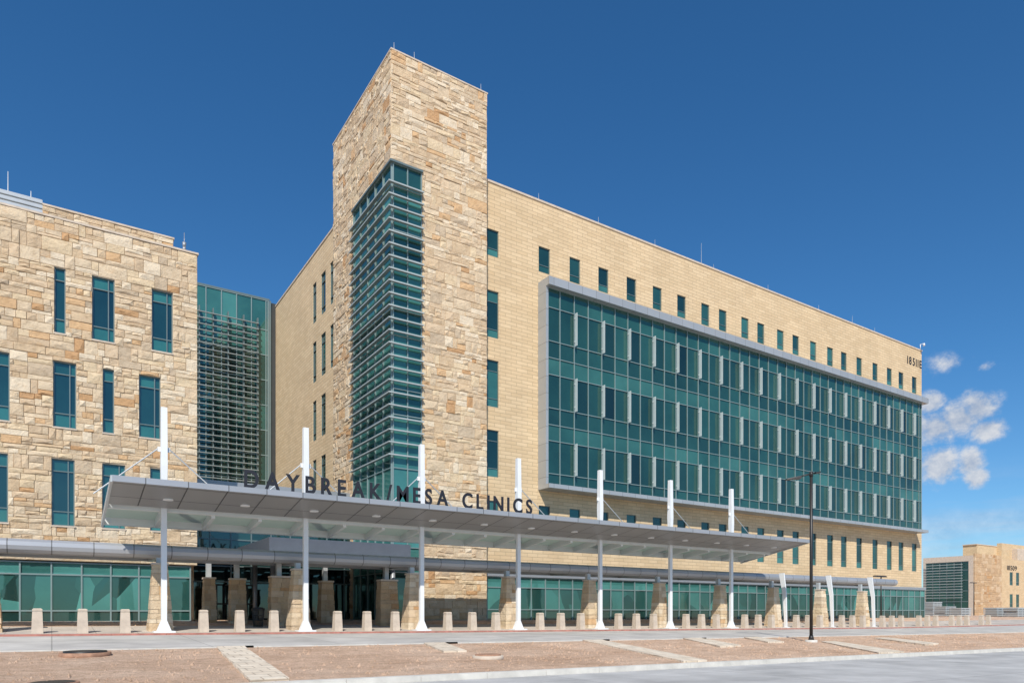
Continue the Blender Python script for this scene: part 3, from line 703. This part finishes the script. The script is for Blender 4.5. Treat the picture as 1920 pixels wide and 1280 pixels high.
hzr=ramp(nt,[(.0,(.76,1.06,1.24)),(.3,(.50,1.05,1.40)),(.6,(.42,1.04,1.46))],sep.outputs[2])
skyc=mix(nt,'MULTIPLY',1,sky.outputs[0],hzr)
def mth(op,a,b=None,c=None):
    n=N(nt,'ShaderNodeMath',operation=op)
    for i,x in enumerate((a,b,c)):
        if x is None: continue
        if isinstance(x,(int,float)): n.inputs[i].default_value=x
        else: nt.links.new(x,n.inputs[i])
    return n.outputs[0]
total=None
def cdir(x,y):
    a=(x-960)/F; v=Vector((a*CT+ST,CT-a*ST,(HZ-y)/F)); return v.normalized()
nz=noise(nt,30,10,.66,vec=gen,stretch=(1,1,1.3))
for (x,y,rx,ry) in ((1832,765,48,40),(1800,785,66,38),(1755,802,60,34),(1850,805,40,26),(1762,872,48,40),(1820,868,32,32),(1830,895,28,24),(1778,680,32,14),(1745,755,32,22),(1845,690,24,8)):
    c=cdir(x,y); t=Vector((c.y,-c.x,0)).normalized(); k=math.sqrt(((x-960)/F)**2+1)
    dx=mth('DIVIDE',mth('ADD',mth('MULTIPLY',mth('SUBTRACT',sep.outputs[0],c.x),t.x),mth('MULTIPLY',mth('SUBTRACT',sep.outputs[1],c.y),t.y)),rx/F/k/k)
    dz=mth('DIVIDE',mth('SUBTRACT',sep.outputs[2],c.z),ry/F/k)
    r=mth('SQRT',mth('ADD',mth('MULTIPLY',dx,dx),mth('MULTIPLY',dz,dz)))
    q=mth('SUBTRACT',1.0,r)
    amp=.4 if ry<15 else 1.25
    q=mth('MULTIPLY',q,amp)
    total=q if total is None else mth('MAXIMUM',total,q)
m1=mth('ADD',total,mth('MULTIPLY',mth('SUBTRACT',nz,.5),2.7))
mk=N(nt,'ShaderNodeMapRange'); mk.interpolation_type='SMOOTHSTEP'; mk.inputs[1].default_value=-.15; mk.inputs[2].default_value=.85; mk.inputs[4].default_value=.93
nt.links.new(m1,mk.inputs[0])
lim=N(nt,'ShaderNodeMapRange'); lim.inputs[1].default_value=-.45; lim.inputs[2].default_value=0.15; nt.links.new(total,lim.inputs[0])
cm=mth('MULTIPLY',mk.outputs[0],lim.outputs[0])
wn=noise(nt,4,7,.6,vec=gen,stretch=(1,1,9))
wr=N(nt,'ShaderNodeMapRange'); wr.inputs[1].default_value=.42; wr.inputs[2].default_value=.75; wr.inputs[4].default_value=.6; nt.links.new(wn,wr.inputs[0])
lowz=N(nt,'ShaderNodeMapRange'); lowz.inputs[1].default_value=.18; lowz.inputs[2].default_value=.06; nt.links.new(sep.outputs[2],lowz.inputs[0])
cm2=mth('MAXIMUM',cm,mth('MULTIPLY',wr.outputs[0],lowz.outputs[0]))
cc=mix(nt,'MIX',ramp(nt,[(.38,(0,0,0)),(.62,(1,1,1))],nz),(4.4,5.2,6.6),(7.8,8.0,8.4))
out=mix(nt,'MIX',cm2,skyc,cc)
nt.links.new(out,bg.inputs[0]); bg.inputs[1].default_value=.09
cam=bpy.data.cameras.new('camera'); co=bpy.data.objects.new('camera',cam); C.objects.link(co)
cam.sensor_width=36; cam.lens=F/1920*36; cam.shift_y=(HZ-640)/1920; cam.clip_end=9000; cam.clip_start=.1
co.location=(0,0,0); co.rotation_euler=(math.radians(90),0,-TH)
bpy.context.scene.camera=co
sc=bpy.context.scene; sc.view_settings.view_transform='Standard'; sc.view_settings.look='None'; sc.view_settings.exposure=0
